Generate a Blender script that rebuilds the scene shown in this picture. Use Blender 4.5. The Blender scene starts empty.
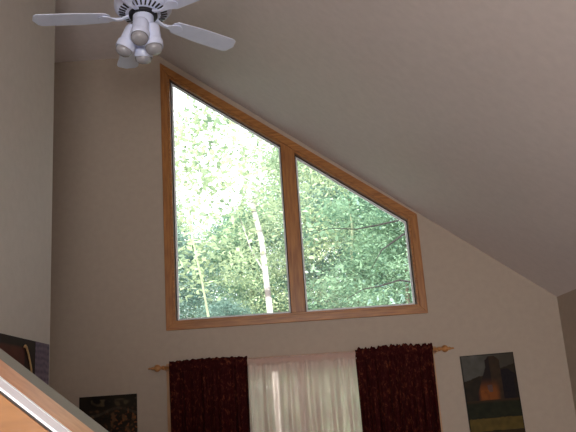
import bpy, bmesh, math, random
import numpy as np
from mathutils import Vector, Matrix, Euler
from mathutils.geometry import tessellate_polygon
from mathutils.noise import noise as pnoise
random.seed(7)
D = bpy.data
C = bpy.context.scene.collection
PI = math.pi
EYE = 1.7                                     # camera height over the floor

# ------------------------------------------------------------------ helpers
def link(o, parent=None):
    C.objects.link(o)
    if parent: o.parent = parent
    return o

def tag(o, label=None, cat=None, group=None, kind=None):
    if label: o['label'] = label
    if cat: o['category'] = cat
    if group: o['group'] = group
    if kind: o['kind'] = kind
    return o

def empty(name, loc=(0, 0, 0)):
    o = D.objects.new(name, None); o.location = loc; o.empty_display_size = .1
    return link(o)

def obj(name, bm, m, parent=None, smooth=False, loc=None):
    me = D.meshes.new(name)
    bmesh.ops.recalc_face_normals(bm, faces=bm.faces)
    bm.to_mesh(me); bm.free()
    for p in me.polygons: p.use_smooth = smooth
    if m: me.materials.append(m)
    o = D.objects.new(name, me)
    if loc is not None: o.location = loc
    return link(o, parent)

def bevel(o, w=.003, seg=2):
    b = o.modifiers.new('Bevel', 'BEVEL'); b.width = w; b.segments = seg; b.limit_method = 'ANGLE'
    return o

def add_box(bm, a, b, mat=None):
    vs = [bm.verts.new((x, y, z)) for x in (a[0], b[0]) for y in (a[1], b[1]) for z in (a[2], b[2])]
    if mat is not None:
        for v in vs: v.co = mat @ v.co
    for q in ((0, 1, 3, 2), (4, 6, 7, 5), (0, 4, 5, 1), (2, 3, 7, 6), (0, 2, 6, 4), (1, 5, 7, 3)):
        bm.faces.new([vs[i] for i in q])

def slab_xz(bm, loops, y0, y1):
    """polygon with holes in the x-z plane, made solid between y0 and y1"""
    pts = [p for l in loops for p in l]
    tri = tessellate_polygon([[Vector((p[0], p[1], 0)) for p in l] for l in loops])
    f = [bm.verts.new((p[0], y0, p[1])) for p in pts]
    k = [bm.verts.new((p[0], y1, p[1])) for p in pts]
    for t in tri:
        bm.faces.new([f[i] for i in t]); bm.faces.new([k[i] for i in reversed(t)])
    n = 0
    for l in loops:
        for i in range(len(l)):
            a, b = n+i, n+(i+1) % len(l)
            bm.faces.new([f[a], f[b], k[b], k[a]])
        n += len(l)

def lathe(bm, prof, seg=28, mat=None, caps=True):
    rings = []
    for r, z in prof:
        ring = []
        for i in range(seg):
            a = 2*PI*i/seg
            v = Vector((r*math.cos(a), r*math.sin(a), z))
            ring.append(bm.verts.new(mat @ v if mat else v))
        rings.append(ring)
    for A, B in zip(rings, rings[1:]):
        for i in range(seg):
            bm.faces.new([A[i], A[(i+1) % seg], B[(i+1) % seg], B[i]])
    if caps:
        bm.faces.new(rings[0][::-1]); bm.faces.new(rings[-1])

def tube(bm, pts, rads, seg=8):
    pts = [Vector(p) for p in pts]
    rings = []
    for i, p in enumerate(pts):
        d = (pts[min(i+1, len(pts)-1)] - pts[max(i-1, 0)]).normalized()
        q = d.to_track_quat('Z', 'Y')
        rings.append([bm.verts.new(p + q @ Vector((rads[i]*math.cos(2*PI*k/seg), rads[i]*math.sin(2*PI*k/seg), 0))) for k in range(seg)])
    for A, B in zip(rings, rings[1:]):
        for i in range(seg):
            bm.faces.new([A[i], A[(i+1) % seg], B[(i+1) % seg], B[i]])
    bm.faces.new(rings[0][::-1]); bm.faces.new(rings[-1])

def offset_poly(poly, w):
    """inward offset of a convex polygon (x, z), either winding"""
    n = len(poly); P = [Vector(p) for p in poly]
    cen = sum(P, Vector((0, 0))) / n
    lines = []
    for i in range(n):
        a, b = P[i], P[(i+1) % n]
        d = (b-a).normalized(); nn = Vector((-d.y, d.x))
        if (cen-a).dot(nn) < 0: nn = -nn
        ww = w[i] if isinstance(w, (list, tuple)) else w
        lines.append((a+nn*ww, d))
    out = []
    for i in range(n):
        (p, d), (q, e) = lines[i-1], lines[i]
        t = ((q-p).x*e.y - (q-p).y*e.x) / (d.x*e.y - d.y*e.x)
        r = p + d*t
        out.append((r.x, r.y))
    return out

def sm(a, b, x):
    t = max(0, min(1, (x-a)/(b-a))); return t*t*(3-2*t)

# ------------------------------------------------------------------ materials
def mat(name, col, rough=.6, spec=.4, **kw):
    m = D.materials.new(name); m.use_nodes = True
    b = m.node_tree.nodes['Principled BSDF']
    b.inputs['Base Color'].default_value = (*col, 1)
    b.inputs['Roughness'].default_value = rough
    b.inputs['Specular IOR Level'].default_value = spec
    for k, v in kw.items(): b.inputs[k].default_value = v
    return m

def nodes(m): return m.node_tree.nodes, m.node_tree.links, m.node_tree.nodes['Principled BSDF']

def noisy(m, c1, c2, scale, stretch=(1, 1, 1), detail=4, lo=.3, hi=.7, bump=0, bscale=None, rough_n=.5, rot=(0, 0, 0)):
    N, L, b = nodes(m)
    tc = N.new('ShaderNodeTexCoord'); mp = N.new('ShaderNodeMapping')
    mp.inputs['Scale'].default_value = stretch; mp.inputs['Rotation'].default_value = rot
    nz = N.new('ShaderNodeTexNoise'); nz.inputs['Scale'].default_value = scale; nz.inputs['Detail'].default_value = detail
    nz.inputs['Roughness'].default_value = rough_n
    cr = N.new('ShaderNodeValToRGB')
    cr.color_ramp.elements[0].position = lo; cr.color_ramp.elements[1].position = hi
    cr.color_ramp.elements[0].color = (*c1, 1); cr.color_ramp.elements[1].color = (*c2, 1)
    L.new(tc.outputs['Object'], mp.inputs['Vector']); L.new(mp.outputs[0], nz.inputs['Vector'])
    L.new(nz.outputs['Fac'], cr.inputs['Fac']); L.new(cr.outputs['Color'], b.inputs['Base Color'])
    if bump:
        n2 = N.new('ShaderNodeTexNoise'); n2.inputs['Scale'].default_value = bscale or scale*4
        bp = N.new('ShaderNodeBump'); bp.inputs['Strength'].default_value = bump; bp.inputs['Distance'].default_value = .01
        L.new(tc.outputs['Object'], n2.inputs['Vector'])
        L.new(n2.outputs['Fac'], bp.inputs['Height']); L.new(bp.outputs[0], b.inputs['Normal'])
    return m

def paint(name, c, v=.03):
    m = mat(name, c, .75, .25)
    return noisy(m, tuple(x*(1-v) for x in c), tuple(x*(1+v) for x in c), 18, bump=.12, bscale=130)

M_wall = paint('beige_paint', (.425, .35, .285))
M_left = paint('cool_beige_paint', (.50, .46, .425))
M_ceil = paint('ceiling_paint', (.73, .665, .655))
M_floor = noisy(mat('carpet', (.42, .36, .30), .95, .1), (.38, .32, .26), (.46, .40, .33), 60, bump=.4)
OC1, OC2 = (.24, .085, .02), (.44, .185, .045)
def oak(name, axis, c1=OC1, c2=OC2, rough=.38, rot=(0, 0, 0)):
    st = [9, 9, 9]; st[axis] = .9
    return noisy(mat(name, c2, rough, .5), c1, c2, 6, tuple(st), 6, .3, .72, bump=.05, bscale=60, rot=rot)
M_oakx = oak('oak_across', 0); M_oakz = oak('oak_upright', 2)
M_oaks = oak('oak_sloping', 0, rot=(0, math.radians(-36), 0))
M_oakpale = oak('oak_pale', 2, (.42, .22, .10), (.55, .32, .16))
M_pine = oak('turned_pine', 0, (.36, .15, .045), (.48, .23, .08))
M_vinyl = mat('white_vinyl', (.72, .74, .76), .4)
M_gasket_shade = mat('dark_gasket', (.03, .025, .025), .6)  # window gasket, also the painted shade in the stair groove
M_white = mat('white_enamel', (.66, .72, .92), .32, .5)
M_blade = noisy(mat('white_blade', (.6, .6, .66), .45, .4), (.60, .66, .84), (.66, .72, .90), 12)
M_black = mat('black_metal', (.012, .012, .016), .4)
M_bulb = mat('frosted_bulb', (.33, .33, .36), .25, .6)
M_bark = noisy(mat('bark', (.2, .16, .12), .9), (.10, .085, .065), (.24, .20, .15), 8, (1, 1, .3))
M_darkbark = mat('dark_bark', (.035, .03, .03), .95, .05)
M_birch = noisy(mat('birch_bark', (.8, .8, .76), .8), (.16, .13, .12), (.60, .54, .52), 2.2, (1, 1, 3), lo=.34, hi=.5)
M_pale_bark = noisy(mat('pale_bark', (.5, .5, .35), .8), (.26, .29, .17), (.44, .46, .30), 4, (1, 1, .4))
M_ground = noisy(mat('woodland_floor', (.1, .12, .05), .95), (.22, .22, .17), (.34, .36, .27), 1.5)

def leafmat(name, c1, c2):
    m = D.materials.new(name); m.use_nodes = True
    N, L = m.node_tree.nodes, m.node_tree.links
    N.remove(N['Principled BSDF'])
    out = N['Material Output']
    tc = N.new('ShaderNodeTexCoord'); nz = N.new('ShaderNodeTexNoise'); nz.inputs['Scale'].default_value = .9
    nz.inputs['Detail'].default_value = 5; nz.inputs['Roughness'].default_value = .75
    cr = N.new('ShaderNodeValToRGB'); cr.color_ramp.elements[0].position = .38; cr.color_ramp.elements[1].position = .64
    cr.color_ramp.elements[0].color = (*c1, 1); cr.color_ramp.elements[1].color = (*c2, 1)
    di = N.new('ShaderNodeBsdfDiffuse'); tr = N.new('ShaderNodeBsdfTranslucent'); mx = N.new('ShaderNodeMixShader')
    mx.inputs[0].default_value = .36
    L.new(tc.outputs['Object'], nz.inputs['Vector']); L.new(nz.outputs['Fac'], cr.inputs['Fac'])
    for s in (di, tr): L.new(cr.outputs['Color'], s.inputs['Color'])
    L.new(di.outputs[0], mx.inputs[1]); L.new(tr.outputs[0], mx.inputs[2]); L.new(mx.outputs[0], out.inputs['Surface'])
    return m
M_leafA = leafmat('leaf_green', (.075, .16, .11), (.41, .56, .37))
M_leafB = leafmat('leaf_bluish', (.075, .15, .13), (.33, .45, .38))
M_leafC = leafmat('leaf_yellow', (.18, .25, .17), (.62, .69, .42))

def glassmat(name):
    m = D.materials.new(name); m.use_nodes = True
    N, L = m.node_tree.nodes, m.node_tree.links
    N.remove(N['Principled BSDF'])
    t = N.new('ShaderNodeBsdfTransparent'); t.inputs[0].default_value = (.95, .97, .97, 1)
    g = N.new('ShaderNodeBsdfGlossy'); g.inputs['Roughness'].default_value = .02
    f = N.new('ShaderNodeFresnel'); f.inputs[0].default_value = 1.45
    mx = N.new('ShaderNodeMixShader')
    L.new(f.outputs[0], mx.inputs[0]); L.new(t.outputs[0], mx.inputs[1]); L.new(g.outputs[0], mx.inputs[2])
    L.new(mx.outputs[0], N['Material Output'].inputs['Surface'])
    return m
M_glass = glassmat('window_glass')

def sheermat():
    m = D.materials.new('sheer_voile'); m.use_nodes = True
    N, L = m.node_tree.nodes, m.node_tree.links
    N.remove(N['Principled BSDF'])
    t = N.new('ShaderNodeBsdfTransparent'); t.inputs[0].default_value = (1, .95, .92, 1)
    d = N.new('ShaderNodeBsdfDiffuse'); d.inputs[0].default_value = (.84, .72, .68, 1)
    r = N.new('ShaderNodeBsdfTranslucent'); r.inputs[0].default_value = (.86, .75, .71, 1)
    a = N.new('ShaderNodeMixShader'); a.inputs[0].default_value = .5
    b = N.new('ShaderNodeMixShader'); b.inputs[0].default_value = .62
    lw = N.new('ShaderNodeLayerWeight'); lw.inputs[0].default_value = .35
    mr = N.new('ShaderNodeMapRange'); mr.inputs[1].default_value = 0; mr.inputs[2].default_value = .6; mr.inputs[3].default_value = .48; mr.inputs[4].default_value = .92
    L.new(lw.outputs['Facing'], mr.inputs[0]); L.new(mr.outputs[0], b.inputs[0])
    L.new(d.outputs[0], a.inputs[1]); L.new(r.outputs[0], a.inputs[2])
    L.new(t.outputs[0], b.inputs[1]); L.new(a.outputs[0], b.inputs[2])
    L.new(b.outputs[0], N['Material Output'].inputs['Surface'])
    return m
M_sheer = sheermat()

def drapemat():
    m = mat('burgundy_brocade', (.03, .004, .004), .8, .08)
    N, L, b = nodes(m)
    tc = N.new('ShaderNodeTexCoord')
    mp = N.new('ShaderNodeMapping'); mp.inputs['Scale'].default_value = (1, 1, .6)
    nz = N.new('ShaderNodeTexNoise'); nz.inputs['Scale'].default_value = 36; nz.inputs['Detail'].default_value = 5
    nz.inputs['Roughness'].default_value = .7; nz.inputs['Distortion'].default_value = .8
    cr = N.new('ShaderNodeValToRGB')
    e = cr.color_ramp.elements
    e[0].position = .48; e[0].color = (.028, .0025, .0025, 1)
    e[1].position = .66; e[1].color = (.14, .035, .016, 1)
    x = e.new(.56); x.color = (.045, .008, .006, 1)
    L.new(tc.outputs['Object'], mp.inputs['Vector']); L.new(mp.outputs[0], nz.inputs['Vector'])
    L.new(nz.outputs['Fac'], cr.inputs['Fac']); L.new(cr.outputs['Color'], b.inputs['Base Color'])
    return m
M_drape = drapemat()

def vcolmat(name, rough=.6):
    m = mat(name, (1, 1, 1), rough, .12)
    N, L, b = nodes(m)
    a = N.new('ShaderNodeVertexColor'); a.layer_name = 'Art'
    L.new(a.outputs['Color'], b.inputs['Base Color'])
    return m
M_art = vcolmat('painted_canvas')

# ------------------------------------------------------------------ room shell (y forward, z up, x to the side)
GY = 6.5; TH = .16                            # gable wall face and thickness
LX, RX, PX, CX = -3.4, 2.35, -1.65, -1.17     # far side wall, eave wall, partition face, ceiling crease
EZ, TZ = EYE+.767, EYE+3.40                   # eave height, flat ceiling height
BY = -3.0
def Z(z): return z+EYE

W1 = [(-1.152, Z(3.312)), (-1.152, Z(.700)), (1.186, Z(.700)), (1.186, Z(1.612))]
W1in = offset_poly(W1, .067)
DR = [(-1.08, .03), (1.12, .03), (1.12, Z(.345)), (-1.08, Z(.345))]   # glazed door behind the curtains

bm = bmesh.new()
slab_xz(bm, [[(LX, 0), (RX, 0), (RX, EZ), (CX, TZ), (LX, TZ)], W1in, DR], GY, GY+TH)
tag(obj('wall_back', bm, M_wall), kind='structure')
bm = bmesh.new()
BW = [(-1.2, .9), (1.7, .9), (1.7, 2.35), (-1.2, 2.35)]
slab_xz(bm, [[(LX, 0), (RX, 0), (RX, EZ), (CX, TZ), (LX, TZ)], BW], BY-TH, BY)
tag(obj('wall_front', bm, M_wall), kind='structure')
bm = bmesh.new(); add_box(bm, (RX, BY-TH, 0), (RX+.15, GY+TH, EZ+.1))
tag(obj('wall_right', bm, M_wall), kind='structure')
bm = bmesh.new(); add_box(bm, (LX-.15, BY-TH, 0), (LX, GY+TH, TZ))
tag(obj('wall_far_left', bm, M_wall), kind='structure')
bm = bmesh.new(); add_box(bm, (PX-.12, BY, 0), (PX, 4.9, TZ))
tag(bevel(obj('wall_left', bm, M_left), .012, 3), kind='structure')
bm = bmesh.new(); add_box(bm, (LX-.15, BY-TH, -.2), (RX+.15, GY+TH, 0))
tag(obj('floor', bm, M_floor), kind='structure')
bm = bmesh.new()
slab_xz(bm, [[(LX-.15, TZ), (CX, TZ), (RX, EZ), (RX+.15, EZ-.11), (RX+.15, EZ+.15), (CX+.07, TZ+.2), (LX-.15, TZ+.2)]], BY-TH, GY+TH)
tag(obj('ceiling', bm, M_ceil), kind='structure')

# ------------------------------------------------------------------ trapezoid window
win = tag(empty('window_1', (0, GY, Z(.7))), kind='structure')
def wloc(o): o.location = (0, -GY, -Z(.7)); return o
n = 4
mats = [M_oakz, M_oakx, M_oakz, M_oaks]
for i in range(n):
    a, b, c, d = W1[i], W1[(i+1) % n], W1in[(i+1) % n], W1in[i]
    bm = bmesh.new(); slab_xz(bm, [[a, b, c, d]], GY-.02, GY)
    wloc(bevel(obj('casing_board', bm, mats[i], win), .004))
J = offset_poly(W1, .085)
bm = bmesh.new(); slab_xz(bm, [W1in, J], GY-.006, GY+TH)
wloc(obj('jamb', bm, M_oakx, win))
MX0, MX1 = -.026, .100                        # mullion
def slope_z(x, poly):                          # height of the slanted side at x
    a, b = poly[3], poly[0]
    return a[1]+(b[1]-a[1])*(x-a[0])/(b[0]-a[0])
bm = bmesh.new()
slab_xz(bm, [[(MX0, J[1][1]), (MX1, J[1][1]), (MX1, slope_z(MX1, J)+.012), (MX0, slope_z(MX0, J)+.012)]], GY-.012, GY+TH-.01)
wloc(bevel(obj('mullion', bm, M_oakz, win), .003))
for x0, x1 in ((J[0][0], MX0), (MX1, J[2][0])):
    o_ = [(x0, slope_z(x0, J)), (x0, J[1][1]), (x1, J[1][1]), (x1, slope_z(x1, J))]
    i0 = offset_poly(o_, .008); i1 = offset_poly(o_, .022)
    bm = bmesh.new(); slab_xz(bm, [o_, i0], GY+.055, GY+.10)
    g = wloc(obj('dark_gasket', bm, M_gasket_shade, win))
    bm = bmesh.new(); slab_xz(bm, [i0, i1], GY+.065, GY+.10)
    s = wloc(obj('sash', bm, M_vinyl, win))
    bm = bmesh.new(); slab_xz(bm, [i1], GY+.080, GY+.084)
    obj('pane', bm, M_glass, s)

# ------------------------------------------------------------------ glazed door behind the curtains
dr = tag(empty('door_1', (0, GY, 0)), kind='structure')
def dloc(o): o.location = (0, -GY, 0); return o
for nm, poly in (('casing_board', [(-1.157, 0), (-1.08, 0), (-1.08, Z(.345)), (-1.157, Z(.345))]),
                 ('casing_board', [(1.12, 0), (1.197, 0), (1.197, Z(.345)), (1.12, Z(.345))])):
    bm = bmesh.new(); slab_xz(bm, [poly], GY-.02, GY); dloc(bevel(obj(nm, bm, M_oakpale, dr), .004))
bm = bmesh.new(); slab_xz(bm, [[(-1.157, Z(.345)), (1.197, Z(.345)), (1.197, Z(.41)), (-1.157, Z(.41))]], GY-.02, GY)
dloc(bevel(obj('casing_board', bm, M_oakpale, dr), .004))
for x0, x1, y in ((-1.08, .05, GY+.05), (-.01, 1.12, GY+.09)):
    o_ = [(x0, .03), (x1, .03), (x1, Z(.345)), (x0, Z(.345))]
    i_ = offset_poly(o_, .06)
    bm = bmesh.new(); slab_xz(bm, [o_, i_], y, y+.035)
    s = dloc(obj('sash', bm, M_vinyl, dr))
    bm = bmesh.new(); slab_xz(bm, [i_], y+.015, y+.02)
    obj('pane', bm, M_glass, s)

# added unseen window in the wall behind the viewer, to light the room
wb = tag(empty('added_window', (0, BY, 0)), kind='structure')
bm = bmesh.new(); slab_xz(bm, [BW, offset_poly(BW, .06)], BY-TH, BY+.02)
o = obj('added_window_frame', bm, M_oakx, wb); o.location = (0, -BY, 0)

# ------------------------------------------------------------------ curtain rod with turned finials
RZ, RY = Z(.374), GY-.095
rod = tag(empty('curtain_rod', (0.03, GY, RZ)),
          'golden turned-wood curtain rod with finials carrying the dark burgundy curtains', 'curtain rod')
Rx = Matrix.Translation((0, RY-GY, 0)) @ Matrix.Rotation(PI/2, 4, 'Y')
bm = bmesh.new(); lathe(bm, [(.0135, -1.20), (.0135, 1.20)], 16, Rx)
obj('rod', bm, M_pine, rod, True)
for s in (-1, 1):
    prof = [(.014, 1.19), (.020, 1.195), (.020, 1.205), (.014, 1.212), (.013, 1.222), (.022, 1.228), (.030, 1.242), (.032, 1.255), (.026, 1.270),
            (.013, 1.280), (.012, 1.287), (.016, 1.293), (.010, 1.300), (.007, 1.310), (.009, 1.320), (.006, 1.330), (.001, 1.333)]
    bm = bmesh.new(); lathe(bm, [(r, s*z) for r, z in prof], 20, Rx)
    obj('finial', bm, M_pine, rod, True)
    bm = bmesh.new()
    add_box(bm, (s*1.178-.012, -.012, -.03), (s*1.178+.012, 0, .03))
    add_box(bm, (s*1.178-.009, RY-GY-.016, -.024), (s*1.178+.009, -.012, -.012))
    bevel(obj('bracket', bm, M_pine, rod), .002)

# ------------------------------------------------------------------ curtains
def curtain(name, x0t, x1t, x0b, x1b, ztop, zbot, rodz, y, amp, waves, m, seed, head_amp, tops, thick=.0015, yr=.021):
    rnd = random.Random(seed)
    nx, nz = 260, 90
    ph = [rnd.uniform(0, 6.28) for _ in range(6)]
    bm = bmesh.new(); rows = []
    H = ztop-zbot
    for j in range(nz+1):
        t = (j/nz)**1.5
        z = ztop - H*t
        row = []
        for i in range(nx+1):
            u = i/nx
            x = (x0t+(x0b-x0t)*t) + u*((x1t+(x1b-x1t)*t)-(x0t+(x0b-x0t)*t))
            k = min(1, max(0, (rodz-.03-z)/.5))
            ripple = math.sin(u*waves*6.283+ph[0]+1.3*math.sin(u*9+ph[1])) + .45*math.sin(u*waves*2.3*6.283+ph[2])
            fine = math.sin(u*waves*3.1*6.283+ph[3]+2*math.sin(u*17+ph[4]))
            d = z-rodz
            if d > -.03:                       # header and rod pocket: flatter, finely gathered
                bulge = yr*math.sqrt(max(0, 1-(d/.03)**2)) if abs(d) < .03 else 0
                yy = y - bulge - (.003*fine + head_amp*.2*ripple)*(1 if d > .022 else .35)
            else:
                yy = y - .008 - amp*(.35+.65*k)*ripple - .005*fine*(1-k)
            zz = z
            if d > .012:
                f_ = (d-.012)/(ztop-rodz-.012)
                zz = z + f_*(head_amp*(.6*math.sin(u*waves*1.7*6.283+ph[5]) + .4*fine) + tops(u))
            x += .004*math.cos(u*waves*6.283+ph[0])*(1 if d < 0 else 0)
            row.append(bm.verts.new((x, yy, zz)))
        rows.append(row)
    for A, B in zip(rows, rows[1:]):
        for i in range(nx):
            bm.faces.new([A[i], A[i+1], B[i+1], B[i]])
    xm = (x0t+x1t)/2
    bmesh.ops.translate(bm, verts=bm.verts, vec=(-xm, -y, -ztop))
    o = obj(name, bm, m, None, True, (xm, y, ztop))
    so = o.modifiers.new('Solidify', 'SOLIDIFY'); so.thickness = thick
    return o
o = curtain('drape', -1.118, -.437, -1.088, -.452, Z(.418), .04, RZ, RY, .022, 6, M_drape, 3, .006, lambda u: .010*math.sin(u*3.1)+.004)
tag(o, 'dark burgundy patterned curtain on the side nearer the ceiling fan, next to the sheer', 'curtain')
o = curtain('drape', .502, 1.176, .522, 1.155, Z(.422), .04, RZ, RY, .022, 7, M_drape, 11, .012, lambda u: .010*sm(.28, .34, u)*sm(.76, .70, u)+.007*abs(math.sin(u*22)))
tag(o, 'dark burgundy patterned curtain with a scalloped top, nearer the painting of a dark haystack shape', 'curtain')
o = curtain('sheer_curtain', -.450, .503, -.464, .522, Z(.402), .05, RZ, RY, .026, 6, M_sheer, 23, .001, lambda u: 0, .0006, .018)
tag(o, 'pale pinkish translucent sheer curtain hanging between the two dark burgundy curtains', 'sheer curtain')

# ------------------------------------------------------------------ pictures
def canvas(name, w, h, nx, nz, fn, loc, rot, thick=.022, parent=None, m=M_art):
    me = D.meshes.new(name)
    vs, fs, cols = [], [], []
    for j in range(nz+1):
        for i in range(nx+1):
            u, v = i/nx, j/nz
            vs.append((u*w, 0, -v*h)); cols.append((*fn(u*w, v*h), 1))
    for j in range(nz):
        for i in range(nx):
            a = j*(nx+1)+i
            fs.append((a, a+nx+1, a+nx+2, a+1))
    me.from_pydata(vs, [], fs)
    ca = me.color_attributes.new('Art', 'FLOAT_COLOR', 'POINT')
    ca.data.foreach_set('color', np.array(cols, dtype=np.float32).ravel())
    me.materials.append(m)
    o = D.objects.new(name, me); o.location = loc; o.rotation_euler = rot
    so = o.modifiers.new('Solidify', 'SOLIDIFY'); so.thickness = thick; so.offset = -1
    return link(o, parent)
def mixc(a, b, t): return tuple(p+(q-p)*t for p, q in zip(a, b))
def nz3(x, y, s, k=0): return .5+.5*pnoise(Vector((x*s, y*s, k*7.3)))

def haystack(x, y):                            # metres from the top corner; 0.465 wide
    X, Y = x/.465*266, y*572
    n1 = nz3(x, y, 9, 1); n2 = nz3(x, y, 28, 2); n3 = nz3(x, y, 60, 3)
    c = mixc((.13, .125, .11), (.075, .062, .045), sm(20, 235, X)); c = mixc(c, (.05, .045, .035), .5*n2)
    c = mixc(c, (.19, .19, .175), sm(.45, .8, n1)*sm(150, 20, X))
    # sloping dark hill at the side
    if Y > 128-X*.28+8*(n2-.5): c = mixc((.018, .013, .009), (.04, .028, .015), n2)
    # dark block beside the peak
    if 175 < X < 262+6*n2 and Y > 74+9*n2+max(0, (X-225))*.7: c = mixc((.008, .006, .010), (.022, .014, .014), n3)
    if X >= 250 and Y > 118: c = (.02, .014, .01)
    # the peak
    pk = (Y > 10+abs(X-140)*.9 and X < 140) or (X >= 140 and Y > 12+max(0, X-168)*.9)
    if pk and X > 118-max(0, Y-60)*.42 and X < 190 and Y < 225:
        c = mixc((.06, .034, .016), (.028, .018, .012), n2)
        if X < 138: c = mixc(c, (.012, .008, .012), .7)
        gl = sm(110, 200, Y)*sm(60, 85, X)*sm(182, 150, X)
        c = mixc(c, (.30, .085, .014), gl*(.55+.5*n1))
        if 115 < X < 140 and 150 < Y < 185: c = mixc(c, (.10, .075, .075), .7)
    if 78-.0*Y < X < 120 and 175 < Y < 222: c = mixc((.16, .05, .012), (.34, .10, .018), n2)
    if 222 <= Y:
        c = mixc((.012, .013, .006), (.028, .028, .012), n2)
        if Y < 240: c = mixc((.05, .026, .01), c, sm(222, 240, Y))
    if 305+6*n2 < Y < 365+5*n1: c = mixc((.085, .06, .014), (.16, .105, .022), n2)
    if Y >= 370: c = mixc((.02, .012, .006), (.05, .03, .01), n2)
    if X < 4 or Y < 4 or X > 262: c = tuple(q*.35 for q in c)
    return tuple(q*.72 for q in c)
pic = canvas('painting', .465, .78, 110, 180, haystack, (1.419, GY-.022, Z(.303)), (0, math.radians(-1.0), 0))
tag(pic, 'tall dark painting with a pointed haystack-like peak, orange glow and ochre band', 'painting')
def forest(x, y):
    n1 = nz3(x, y*1.6, 7, 5); n2 = nz3(x, y, 22, 6); n3 = nz3(x, y, 48, 7)
    c = mixc((.006, .004, .004), (.028, .02, .012), n1)
    if .03 < y < .09 and x > .1: c = mixc(c, (.07, .05, .025), sm(.45, .75, n2))
    c = mixc(c, (.12, .06, .025), sm(.55, .75, n2)*sm(.07, .14, y)*.8)
    c = mixc(c, (.20, .065, .02), sm(.56, .75, n3)*sm(.15, .42, x)*sm(.09, .17, y))
    if abs(y-.14-.03*math.sin(x*14)) < .012: c = mixc(c, (.10, .08, .05), .6*n2)
    return c
pic = canvas('painting', .50, .42, 120, 100, forest, (-1.922, GY-.022, Z(.174)), (0, 0, 0))
tag(pic, 'small dark brown painting with orange foliage flecks, low on the wall above the sloping rail', 'painting')

hang = tag(empty('wall_hanging', (PX, 4.30, Z(.485))),
           'wall hanging with a dark red field, golden cord line and purple-grey side band', 'wall hanging')
def red(x, y):
    n2 = nz3(x, y, 18, 8)
    c = mixc((.055, .012, .008), (.085, .02, .012), n2)
    if y < .05 or x > .52: c = mixc((.012, .005, .004), (.022, .009, .007), n2)
    return c
def purple(x, y):
    n2 = nz3(x, y*1.3, 40, 9)
    s = .5+.5*math.sin(y*150+4*nz3(x, y, 12, 2))
    return mixc((.06, .045, .075), (.21, .165, .22), .55*n2+.35*s)
a = canvas('red_field', .705, .9, 80, 60, red, (.012, -.42, 0), (0, 0, PI/2), .012, hang)
b = canvas('purple_band', .255, .9, 60, 120, purple, (.013, .285, 0), (0, 0, PI/2), .013, hang)
a['label'] = 'dark red field with near-black border'; b['label'] = 'purple-grey woven band'
for o in (a, b): o.modifiers['Solidify'].offset = 1 if False else -1
bm = bmesh.new()
pts = [(.02, .075, -.052), (.02, .092, -.042), (.02, .112, -.05), (.02, .145, -.085), (.02, .175, -.13), (.02, .20, -.175), (.02, .218, -.26), (.02, .222, -.40)]
tube(bm, pts, [.006, .008, .007, .006, .006, .006, .005, .004], 8)
obj('cord', bm, mat('gold_cord', (.42, .27, .12), .5), hang, True)['label'] = 'golden curved cord'

# ------------------------------------------------------------------ stair half wall beside the viewer
sa = math.radians(38.8); ca_, sn = math.cos(sa), math.sin(sa)
NN = -.2165                                    # eye-relative offset of the sloping cap
def topz(x, dn=0): return Z((NN+dn - sn*x)/ca_)
stair = tag(empty('stair_half_wall', (0, 1.0, 0)),
            'sloping stair half wall close to the viewer with orange oak cap and white stripe', 'stair half wall')
XA = PX
def prism(name, y0, y1, dn0, dn1, m, x1=None, lab=None, bv=.002):
    """board following the slope between offsets dn0 (under) and dn1 (top)"""
    bm = bmesh.new()
    xe = (NN+dn1+EYE*ca_)/sn                   # where the top meets the floor
    xe2 = (NN+dn0+EYE*ca_)/sn
    slab_xz(bm, [[(XA, topz(XA, dn1)), (xe, 0), (xe2, 0), (XA, topz(XA, dn0))]], y0, y1)
    o = bevel(obj(name, bm, m, stair), bv); o.location = (0, -1.0, 0)
    if lab: o['label'] = lab
    return o
M_capoak = oak('oak_cap', 0, (.44, .165, .062), (.57, .245, .10), .4, (0, sa, 0))
M_panel = oak('oak_panel', 0, (.17, .066, .012), (.25, .105, .022), .45, (0, sa, 0))
M_trimw = mat('white_gloss_trim', (.88, .88, .96), .45, .3)
M_edge = paint('grey_green_paint', (.19, .19, .165))
prism('oak_cap', 1.059, 1.155, -.03, 0, M_capoak, lab='orange oak cap board')
prism('white_stripe', 1.001, 1.059, -.0035, 0, M_trimw, lab='glossy white stripe')
prism('bead', 1.047, 1.051, -.001, .0008, mat('pale_bead', (.55, .58, .58), .4), bv=.0004)
prism('groove_shade_strip', 1.004, 1.05, -.0065, -.0035, M_gasket_shade, bv=.0005)  # near-black strip, its colour stands in for the groove's shadow
prism('painted_edge', 1.155, 1.232, -.06, -.0005, M_edge, lab='grey-green painted edge')
bm = bmesh.new(); xe = (NN-.0065+EYE*ca_)/sn
slab_xz(bm, [[(XA, topz(XA, -.0065)), (xe, 0), (XA, 0)]], 1.0, 1.02)
o = obj('oak_panel', bm, M_panel, stair); o.location = (0, -1.0, 0)
bm = bmesh.new(); xe = (NN-.06+EYE*ca_)/sn
slab_xz(bm, [[(XA, topz(XA, -.06)), (xe, 0), (XA, 0)]], 1.05, 1.232)
o = obj('wall_core', bm, M_wall, stair); o.location = (0, -1.0, 0)

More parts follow.
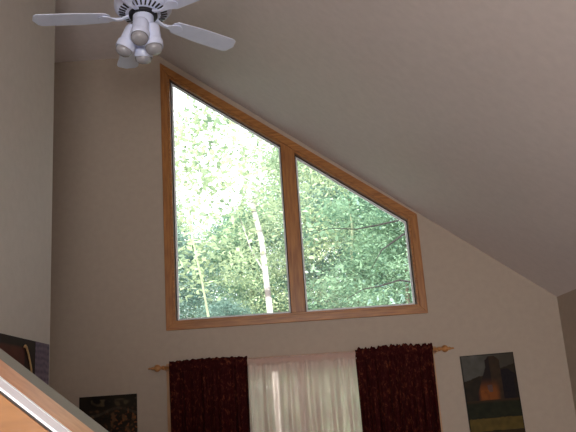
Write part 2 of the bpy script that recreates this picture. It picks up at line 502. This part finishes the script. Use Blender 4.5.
# ------------------------------------------------------------------ ceiling fan
FX, FY, FZ = -.794, 3.94, Z(2.324)
fan = tag(empty('ceiling_fan', (FX, FY, FZ)), 'white five-blade ceiling fan with four spot lamps hanging from the sloped ceiling', 'ceiling fan')
fan.rotation_euler = (math.radians(-2.2), 0, 0)
bm = bmesh.new()
lathe(bm, [(.085, .018), (.10, .020), (.155, .035), (.172, .055), (.175, .085), (.165, .12), (.12, .15), (.05, .165), (.03, .17)], 40)
motor = obj('motor_housing', bm, M_white, fan, True)
bm = bmesh.new()
for k in range(30):
    a = 2*PI*k/30
    m4 = Matrix.Rotation(a, 4, 'Z') @ Matrix.Translation((.125, 0, .0255)) @ Matrix.Rotation(math.radians(-15), 4, 'Y')
    add_box(bm, (-.020, -.0045, -.004), (.020, .0045, .004), m4)
obj('vent_slots', bm, M_black, motor)
bm = bmesh.new(); lathe(bm, [(.083, .0), (.086, .004), (.086, .022), (.08, .024)], 36)
obj('black_ring', bm, M_black, fan, True)
bm = bmesh.new(); lathe(bm, [(.061, .01), (.062, .0), (.062, -.055), (.056, -.066), (.040, -.074), (.038, -.10), (.022, -.112), (.010, -.116)], 32)
obj('switch_housing', bm, M_white, fan, True)
rodtop = (TZ-.747*(FX-CX)) - FZ
bm = bmesh.new(); lathe(bm, [(.013, .165), (.013, rodtop-.05)], 16)
obj('downrod', bm, M_white, fan, True)
bm = bmesh.new()
lathe(bm, [(.02, rodtop-.11), (.05, rodtop-.10), (.07, rodtop-.06), (.072, rodtop+.04)], 28)
obj('ceiling_canopy', bm, M_white, fan, True)
a0 = 111.7
def blade_bm():
    bm = bmesh.new()
    out = []
    r0, r1 = .195, .66
    top, bot = [], []
    for i in range(25):                         # outline: narrow root, wide rounded tip
        t = i/24; r = r0+(r1-r0)*t
        w = .058+.014*sm(0, .5, t)
        if t < .08: w *= math.sqrt(max(0, 1-((.08-t)/.08)**2))*.5+.5
        e = (r1-r)/.05
        if e < 1: w = w*math.sqrt(max(0, 1-(1-e)**2))
        top.append((r, w)); bot.append((r, -w))
    pts = top + bot[::-1][1:]
    lo = [bm.verts.new((x, y, -.003)) for x, y in pts]; hi = [bm.verts.new((x, y, .003)) for x, y in pts]
    bm.faces.new(lo[::-1]); bm.faces.new(hi)
    for i in range(len(pts)):
        j = (i+1) % len(pts); bm.faces.new([lo[i], lo[j], hi[j], hi[i]])
    bmesh.ops.transform(bm, verts=bm.verts, matrix=Matrix.Rotation(math.radians(-5), 4, 'X'))
    return bm
def arm_bm():
    bm = bmesh.new()
    # bracket: curved neck from hub then a forked plate under the blade root
    sec = [(.075, .014, .012), (.10, .012, .002), (.13, .010, -.010), (.16, .011, -.013), (.185, .020, -.010), (.205, .034, -.008), (.235, .040, -.008), (.255, .028, -.008), (.268, .010, -.008)]
    rings = []
    for r, w, z in sec:
        th = .007 if r < .17 else .003
        tl = math.tan(math.radians(-5)) if r > .17 else 0
        rings.append([bm.verts.new((r, y, z+dz*th+y*tl)) for y, dz in ((-w, -1), (w, -1), (w, 1), (-w, 1))])
    for A, B in zip(rings, rings[1:]):
        for i in range(4): bm.faces.new([A[i], A[(i+1) % 4], B[(i+1) % 4], B[i]])
    bm.faces.new(rings[0][::-1]); bm.faces.new(rings[-1])
    return bm
b0 = bevel(obj('blade', blade_bm(), M_blade, fan), .002)
ar0 = bevel(obj('blade_arm', arm_bm(), M_white, fan), .002)
for k in range(5):
    for src in (b0, ar0):
        o = src if k == 0 else link(src.copy(), fan)
        if k: o.parent = fan
        o.rotation_euler = (0, 0, math.radians(a0+72*k))
lamps = [(-92, 18, 1.0), (-8, 6, 1.12), (102, 21, 1.16), (176, 25, 1.14)]
prev = None
for k, (az, tilt, sl) in enumerate(lamps):
    m4 = Matrix.Rotation(math.radians(az), 4, 'Z') @ Matrix.Translation((.048, 0, -.058)) @ Matrix.Rotation(math.radians(180-tilt), 4, 'Y') @ Matrix.Diagonal((1, 1, sl, 1))
    # local +Z points down and outward
    if prev is None:
        bm = bmesh.new()
        lathe(bm, [(.012, -.01), (.024, .0), (.044, .010), (.050, .026), (.051, .098), (.050, .100), (.057, .104), (.0575, .108), (.0575, .140), (.055, .144), (.053, .142), (.053, .11), (.044, .10)], 28)
        sh = obj('lamp_shade', bm, M_white, fan, True)
        bm = bmesh.new()
        lathe(bm, [(.020, .10), (.036, .115), (.050, .140), (.050, .152), (.044, .166), (.030, .175), (.012, .179), (.002, .180)], 28)
        bu = obj('bulb', bm, M_bulb, sh, True); bu['label'] = 'unlit frosted reflector bulb'
        prev = (sh, bu)
    else:
        sh = link(prev[0].copy(), fan); bu = prev[1].copy(); link(bu, sh)
    # shades seat at the end of short stubs
    sh.matrix_local = m4

# ------------------------------------------------------------------ trees outside
GZ = -1.2
bm = bmesh.new(); add_box(bm, (-60, GY+TH+.3, GZ-.3), (60, 90, GZ))
tag(obj('ground', bm, M_ground), kind='structure')

def leaf_mesh(name, seed, H, R, base, n_clump, per, size, flat=.3, pw=1.0):
    rs = np.random.RandomState(seed)
    th = rs.uniform(0, 2*np.pi, n_clump)
    hz = rs.uniform(0, 1, n_clump)
    prof = np.sin(np.pi*np.clip(hz*.86+.14, 0, 1))**.7
    rr = R*prof*np.sqrt(rs.uniform(.08, 1, n_clump))
    cen = np.stack([rr*np.cos(th), rr*np.sin(th), base+(H-base)*hz], 1)
    k = n_clump*per
    c = np.repeat(cen, per, 0)
    g = rs.normal(0, 1, (k, 3))*np.array([.42, .42, .42*flat])*pw
    p = c+g
    # random leaf frames, mostly flat-lying
    nrm = rs.normal(0, .55, (k, 3)); nrm[:, 2] += 1.0; nrm /= np.linalg.norm(nrm, axis=1)[:, None]
    t = rs.normal(0, 1, (k, 3)); t -= nrm*(t*nrm).sum(1)[:, None]; t /= np.linalg.norm(t, axis=1)[:, None]
    b = np.cross(nrm, t)
    s = size*rs.uniform(.6, 1.3, k)[:, None]
    droop = nrm*s*.18
    v = np.stack([p-t*s, p+b*s*.5-droop*0, p+t*s-droop, p-b*s*.5], 1).reshape(-1, 3)
    me = D.meshes.new(name)
    me.vertices.add(4*k); me.vertices.foreach_set('co', v.astype(np.float32).ravel())
    me.loops.add(4*k); me.loops.foreach_set('vertex_index', np.arange(4*k, dtype=np.int32))
    me.polygons.add(k); me.polygons.foreach_set('loop_start', np.arange(0, 4*k, 4, dtype=np.int32))
    me.update(calc_edges=True); me.validate()
    return me, cen

def trunk_mesh(name, seed, H, r, cen, lean=(0, 0), nb=16):
    rnd = random.Random(seed); bm = bmesh.new()
    pts = [(lean[0]*t*H+.12*math.sin(t*7+seed), lean[1]*t*H+.1*math.cos(t*6+seed), H*t) for t in [i/10 for i in range(11)]]
    tube(bm, pts, [r*(1-.85*i/10) for i in range(11)], 8)
    for c in rnd.sample(list(map(tuple, cen)), min(nb, len(cen))):
        z0 = max(H*.15, c[2]-math.hypot(c[0], c[1])*.6); t = min(.98, z0/H); i = int(t*10)
        p0 = Vector(pts[i]); p1 = Vector(c)
        mid = (p0+p1)/2+Vector((0, 0, .15))
        rb = max(.012, r*.35*(1-t))
        tube(bm, [p0, mid, p1], [rb, rb*.7, rb*.3], 5)
    me = D.meshes.new(name)
    bmesh.ops.recalc_face_normals(bm, faces=bm.faces); bm.to_mesh(me); bm.free()
    for p in me.polygons: p.use_smooth = True
    return me

variants = []
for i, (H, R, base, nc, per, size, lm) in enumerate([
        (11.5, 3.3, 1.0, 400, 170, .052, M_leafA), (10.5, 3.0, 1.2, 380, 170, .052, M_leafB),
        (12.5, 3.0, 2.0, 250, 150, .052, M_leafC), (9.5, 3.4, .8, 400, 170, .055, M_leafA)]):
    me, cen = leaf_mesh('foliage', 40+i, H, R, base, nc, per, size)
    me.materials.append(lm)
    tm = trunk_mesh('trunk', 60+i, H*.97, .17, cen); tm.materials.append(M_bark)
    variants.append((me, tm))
TREES = [  # x, y, variant, scale
    (-7.5, 19, 0, 1.0), (-3.6, 21, 1, .76), (.3, 22, 2, .95), (4.2, 20, 0, .98), (8.0, 21, 1, 1.0),
    (-5.3, 27, 2, .92), (-1.5, 28, 3, 1.08), (2.4, 27, 1, 1.22), (6.2, 28, 0, 1.25), (-9.5, 27, 3, 1.2),
    (10.3, 26, 2, 1.15), (-7.0, 36, 0, 1.2), (-2.8, 37, 1, 1.2), (1.2, 35, 0, 1.45), (5.2, 37, 3, 1.75), (9.5, 36, 1, 1.6), (-11.5, 36, 1, 1.4),
    (2.5, 15.5, 3, .72), (5.6, 14.5, 0, .70), (-4.4, 15.0, 3, .52), (-1.6, 17.0, 1, .50)]
for i, (x, y, v, s) in enumerate(TREES):
    t = empty('deciduous_tree', (x, y, GZ)); t.scale = (s, s, s); t.rotation_euler = (0, 0, random.uniform(0, 6.28))
    tag(t, 'leafy green tree among the dense woods outside the slanted window', 'tree', 'leafy green trees in the woods outside the window')
    link(D.objects.new('foliage', variants[v][0]), t); link(D.objects.new('trunk', variants[v][1]), t)

# white birch with a bare leaning trunk
bx, by = -.16, 13.6
t = tag(empty('birch_tree', (bx, by, GZ)), 'slender white-barked birch with a leaning bare trunk outside the taller pane', 'birch tree')
def Q(px, z): return (px-bx, 0, z-GZ)
bm = bmesh.new()
tube(bm, [Q(-.30, GZ), Q(-.42, 1.5), Q(-.455, Z(1.65)), Q(-.50, Z(2.4)), Q(-.535, Z(3.07)), Q(-.66, Z(3.7)), Q(-.77, Z(4.2)), Q(-.82, Z(5.0)), Q(-1.0, Z(6.2)), Q(-1.1, Z(7.4))],
     [.075, .065, .058, .055, .052, .048, .042, .032, .02, .008], 12)
tube(bm, [Q(-.66, Z(3.7)), Q(-.50, Z(4.3)), Q(-.46, Z(5.0)), Q(-.25, Z(5.9))], [.04, .032, .025, .01], 8)
tube(bm, [Q(-.50, Z(2.4)), Q(-.75, Z(2.9)), Q(-.95, Z(3.6))], [.02, .015, .006], 6)
obj('trunk', bm, M_birch, t, True)
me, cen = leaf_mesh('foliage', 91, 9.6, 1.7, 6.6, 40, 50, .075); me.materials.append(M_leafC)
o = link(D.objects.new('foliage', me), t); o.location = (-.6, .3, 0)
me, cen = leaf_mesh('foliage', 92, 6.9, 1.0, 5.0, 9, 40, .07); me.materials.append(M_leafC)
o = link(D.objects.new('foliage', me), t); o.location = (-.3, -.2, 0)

# thin yellowish saplings
def sapling(label, x, y, pts, r, lm, seed):
    t = tag(empty('sapling', (x, y, GZ)), label, 'young tree')
    bm = bmesh.new(); tube(bm, [(a, 0, b-GZ) for a, b in pts], [r*(1-.7*i/(len(pts)-1)) for i in range(len(pts))], 8)
    obj('trunk', bm, M_pale_bark, t, True)
    me, cen = leaf_mesh('foliage', seed, pts[-1][1]-GZ+.3, 1.0, (pts[-1][1]-GZ)*.62, 30, 45, .075); me.materials.append(lm)
    o = link(D.objects.new('foliage', me), t); o.location = (pts[-1][0]*.8, 0, 0)
sapling('thin yellow-green sapling curving up at the outer edge of the taller pane', -1.75, 13.0,
        [(.25, GZ), (.22, Z(1.5)), (.12, Z(2.2)), (-.02, Z(3.0)), (-.12, Z(4.0)), (-.1, Z(5.2))], .028, M_leafC, 71)
sapling('slim pale-barked young tree showing in the middle of the lower pane', 1.35, 15.5,
        [(0, GZ), (.02, Z(2)), (-.03, Z(3.0)), (.03, Z(3.6)), (.02, Z(4.3))], .05, M_leafA, 72)

# tree beside the house whose bare limbs cross the lower pane
lx, ly = 3.3, 12.5
t = tag(empty('maple_tree', (lx, ly, GZ)), 'tree with thin dark limbs reaching across the lower pane of the slanted window', 'tree')
def Q(px, z, dy=0): return (px-lx, dy, z-GZ)
bm = bmesh.new(); tube(bm, [Q(3.3, GZ), Q(3.25, 1.5), Q(3.3, Z(2)), Q(3.2, Z(4)), Q(3.3, Z(6))], [.16, .14, .12, .09, .03], 10)
obj('trunk', bm, M_bark, t, True)
for pts in ([Q(3.26, Z(2.5)), Q(2.5, Z(2.95)), Q(2.05, Z(3.03)), Q(1.6, Z(2.98), .1), Q(1.2, Z(2.93), .1), Q(.8, Z(3.0), .2), Q(.3, Z(2.96), .2)],
            [Q(3.28, Z(1.6)), Q(2.5, Z(1.8)), Q(1.86, Z(1.95)), Q(1.5, Z(1.87)), Q(1.2, Z(1.83)), Q(.95, Z(1.70))],
            [Q(2.5, Z(2.95)), Q(2.0, Z(2.75)), Q(1.6, Z(2.5)), Q(1.4, Z(2.2))],
            [Q(3.2, Z(3.6)), Q(2.6, Z(3.95)), Q(1.9, Z(4.1)), Q(1.2, Z(4.35))]):
    bm = bmesh.new(); tube(bm, pts, [.025*(1-.85*i/(len(pts)-1)) for i in range(len(pts))], 7)
    obj('limb', bm, M_darkbark, t, True)
me, cen = leaf_mesh('foliage', 97, 7.2, 2.6, 2.6, 60, 70, .05, .25); me.materials.append(M_leafB)
link(D.objects.new('foliage', me), t)

# ------------------------------------------------------------------ light
w = D.worlds.new('World'); bpy.context.scene.world = w; w.use_nodes = True
bg = w.node_tree.nodes['Background']
bg.inputs[0].default_value = (.93, .97, 1.0, 1); bg.inputs[1].default_value = 2.35
sun = D.lights.new('sun', 'SUN'); sun.energy = 4.2; sun.angle = math.radians(3); sun.color = (1, .95, .85)
so = D.objects.new('sun', sun); link(so); so.rotation_euler = Vector((.35, .75, -1.0)).to_track_quat('-Z', 'Y').to_euler()
al = D.lights.new('added_fill_light', 'AREA'); al.shape = 'RECTANGLE'; al.size = 2.8; al.size_y = 1.4; al.energy = 100; al.color = (1, .945, .92)  # added area lamp at the unseen opening, main fill for the room
ao = D.objects.new('added_fill_light', al); link(ao); ao.location = (.25, BY-.05, 1.62); ao.rotation_euler = (math.radians(90), 0, 0)
fl = D.lights.new('camera_flash', 'POINT'); fl.energy = 6.2; fl.shadow_soft_size = .02; fl.color = (.93, .95, 1)
fo = D.objects.new('camera_flash', fl); link(fo); fo.location = (.07, .06, EYE+.05)

# ------------------------------------------------------------------ camera
cam = D.cameras.new('Camera'); co = D.objects.new('Camera', cam); link(co)
f_px = 725.; th = math.radians(14.5); ro = math.radians(3.9)
cam.sensor_width = 36; cam.lens = f_px/576*36; cam.clip_start = .05; cam.clip_end = 300
fw = Vector((0, math.cos(th), math.sin(th))); up0 = Vector((0, -math.sin(th), math.cos(th))); rt0 = Vector((1, 0, 0))
rt = rt0*math.cos(ro)-up0*math.sin(ro); up = rt0*math.sin(ro)+up0*math.cos(ro)
co.matrix_world = Matrix(((rt.x, up.x, -fw.x, 0), (rt.y, up.y, -fw.y, 0), (rt.z, up.z, -fw.z, EYE), (0, 0, 0, 1)))
S = bpy.context.scene; S.camera = co
S.view_settings.view_transform = 'Standard'; S.view_settings.look = 'None'; S.view_settings.gamma = 1
S.view_settings.use_curve_mapping = False; S.view_settings.exposure = 1.1
S.cycles.max_bounces = 14; S.cycles.diffuse_bounces = 8; S.cycles.transparent_max_bounces = 16
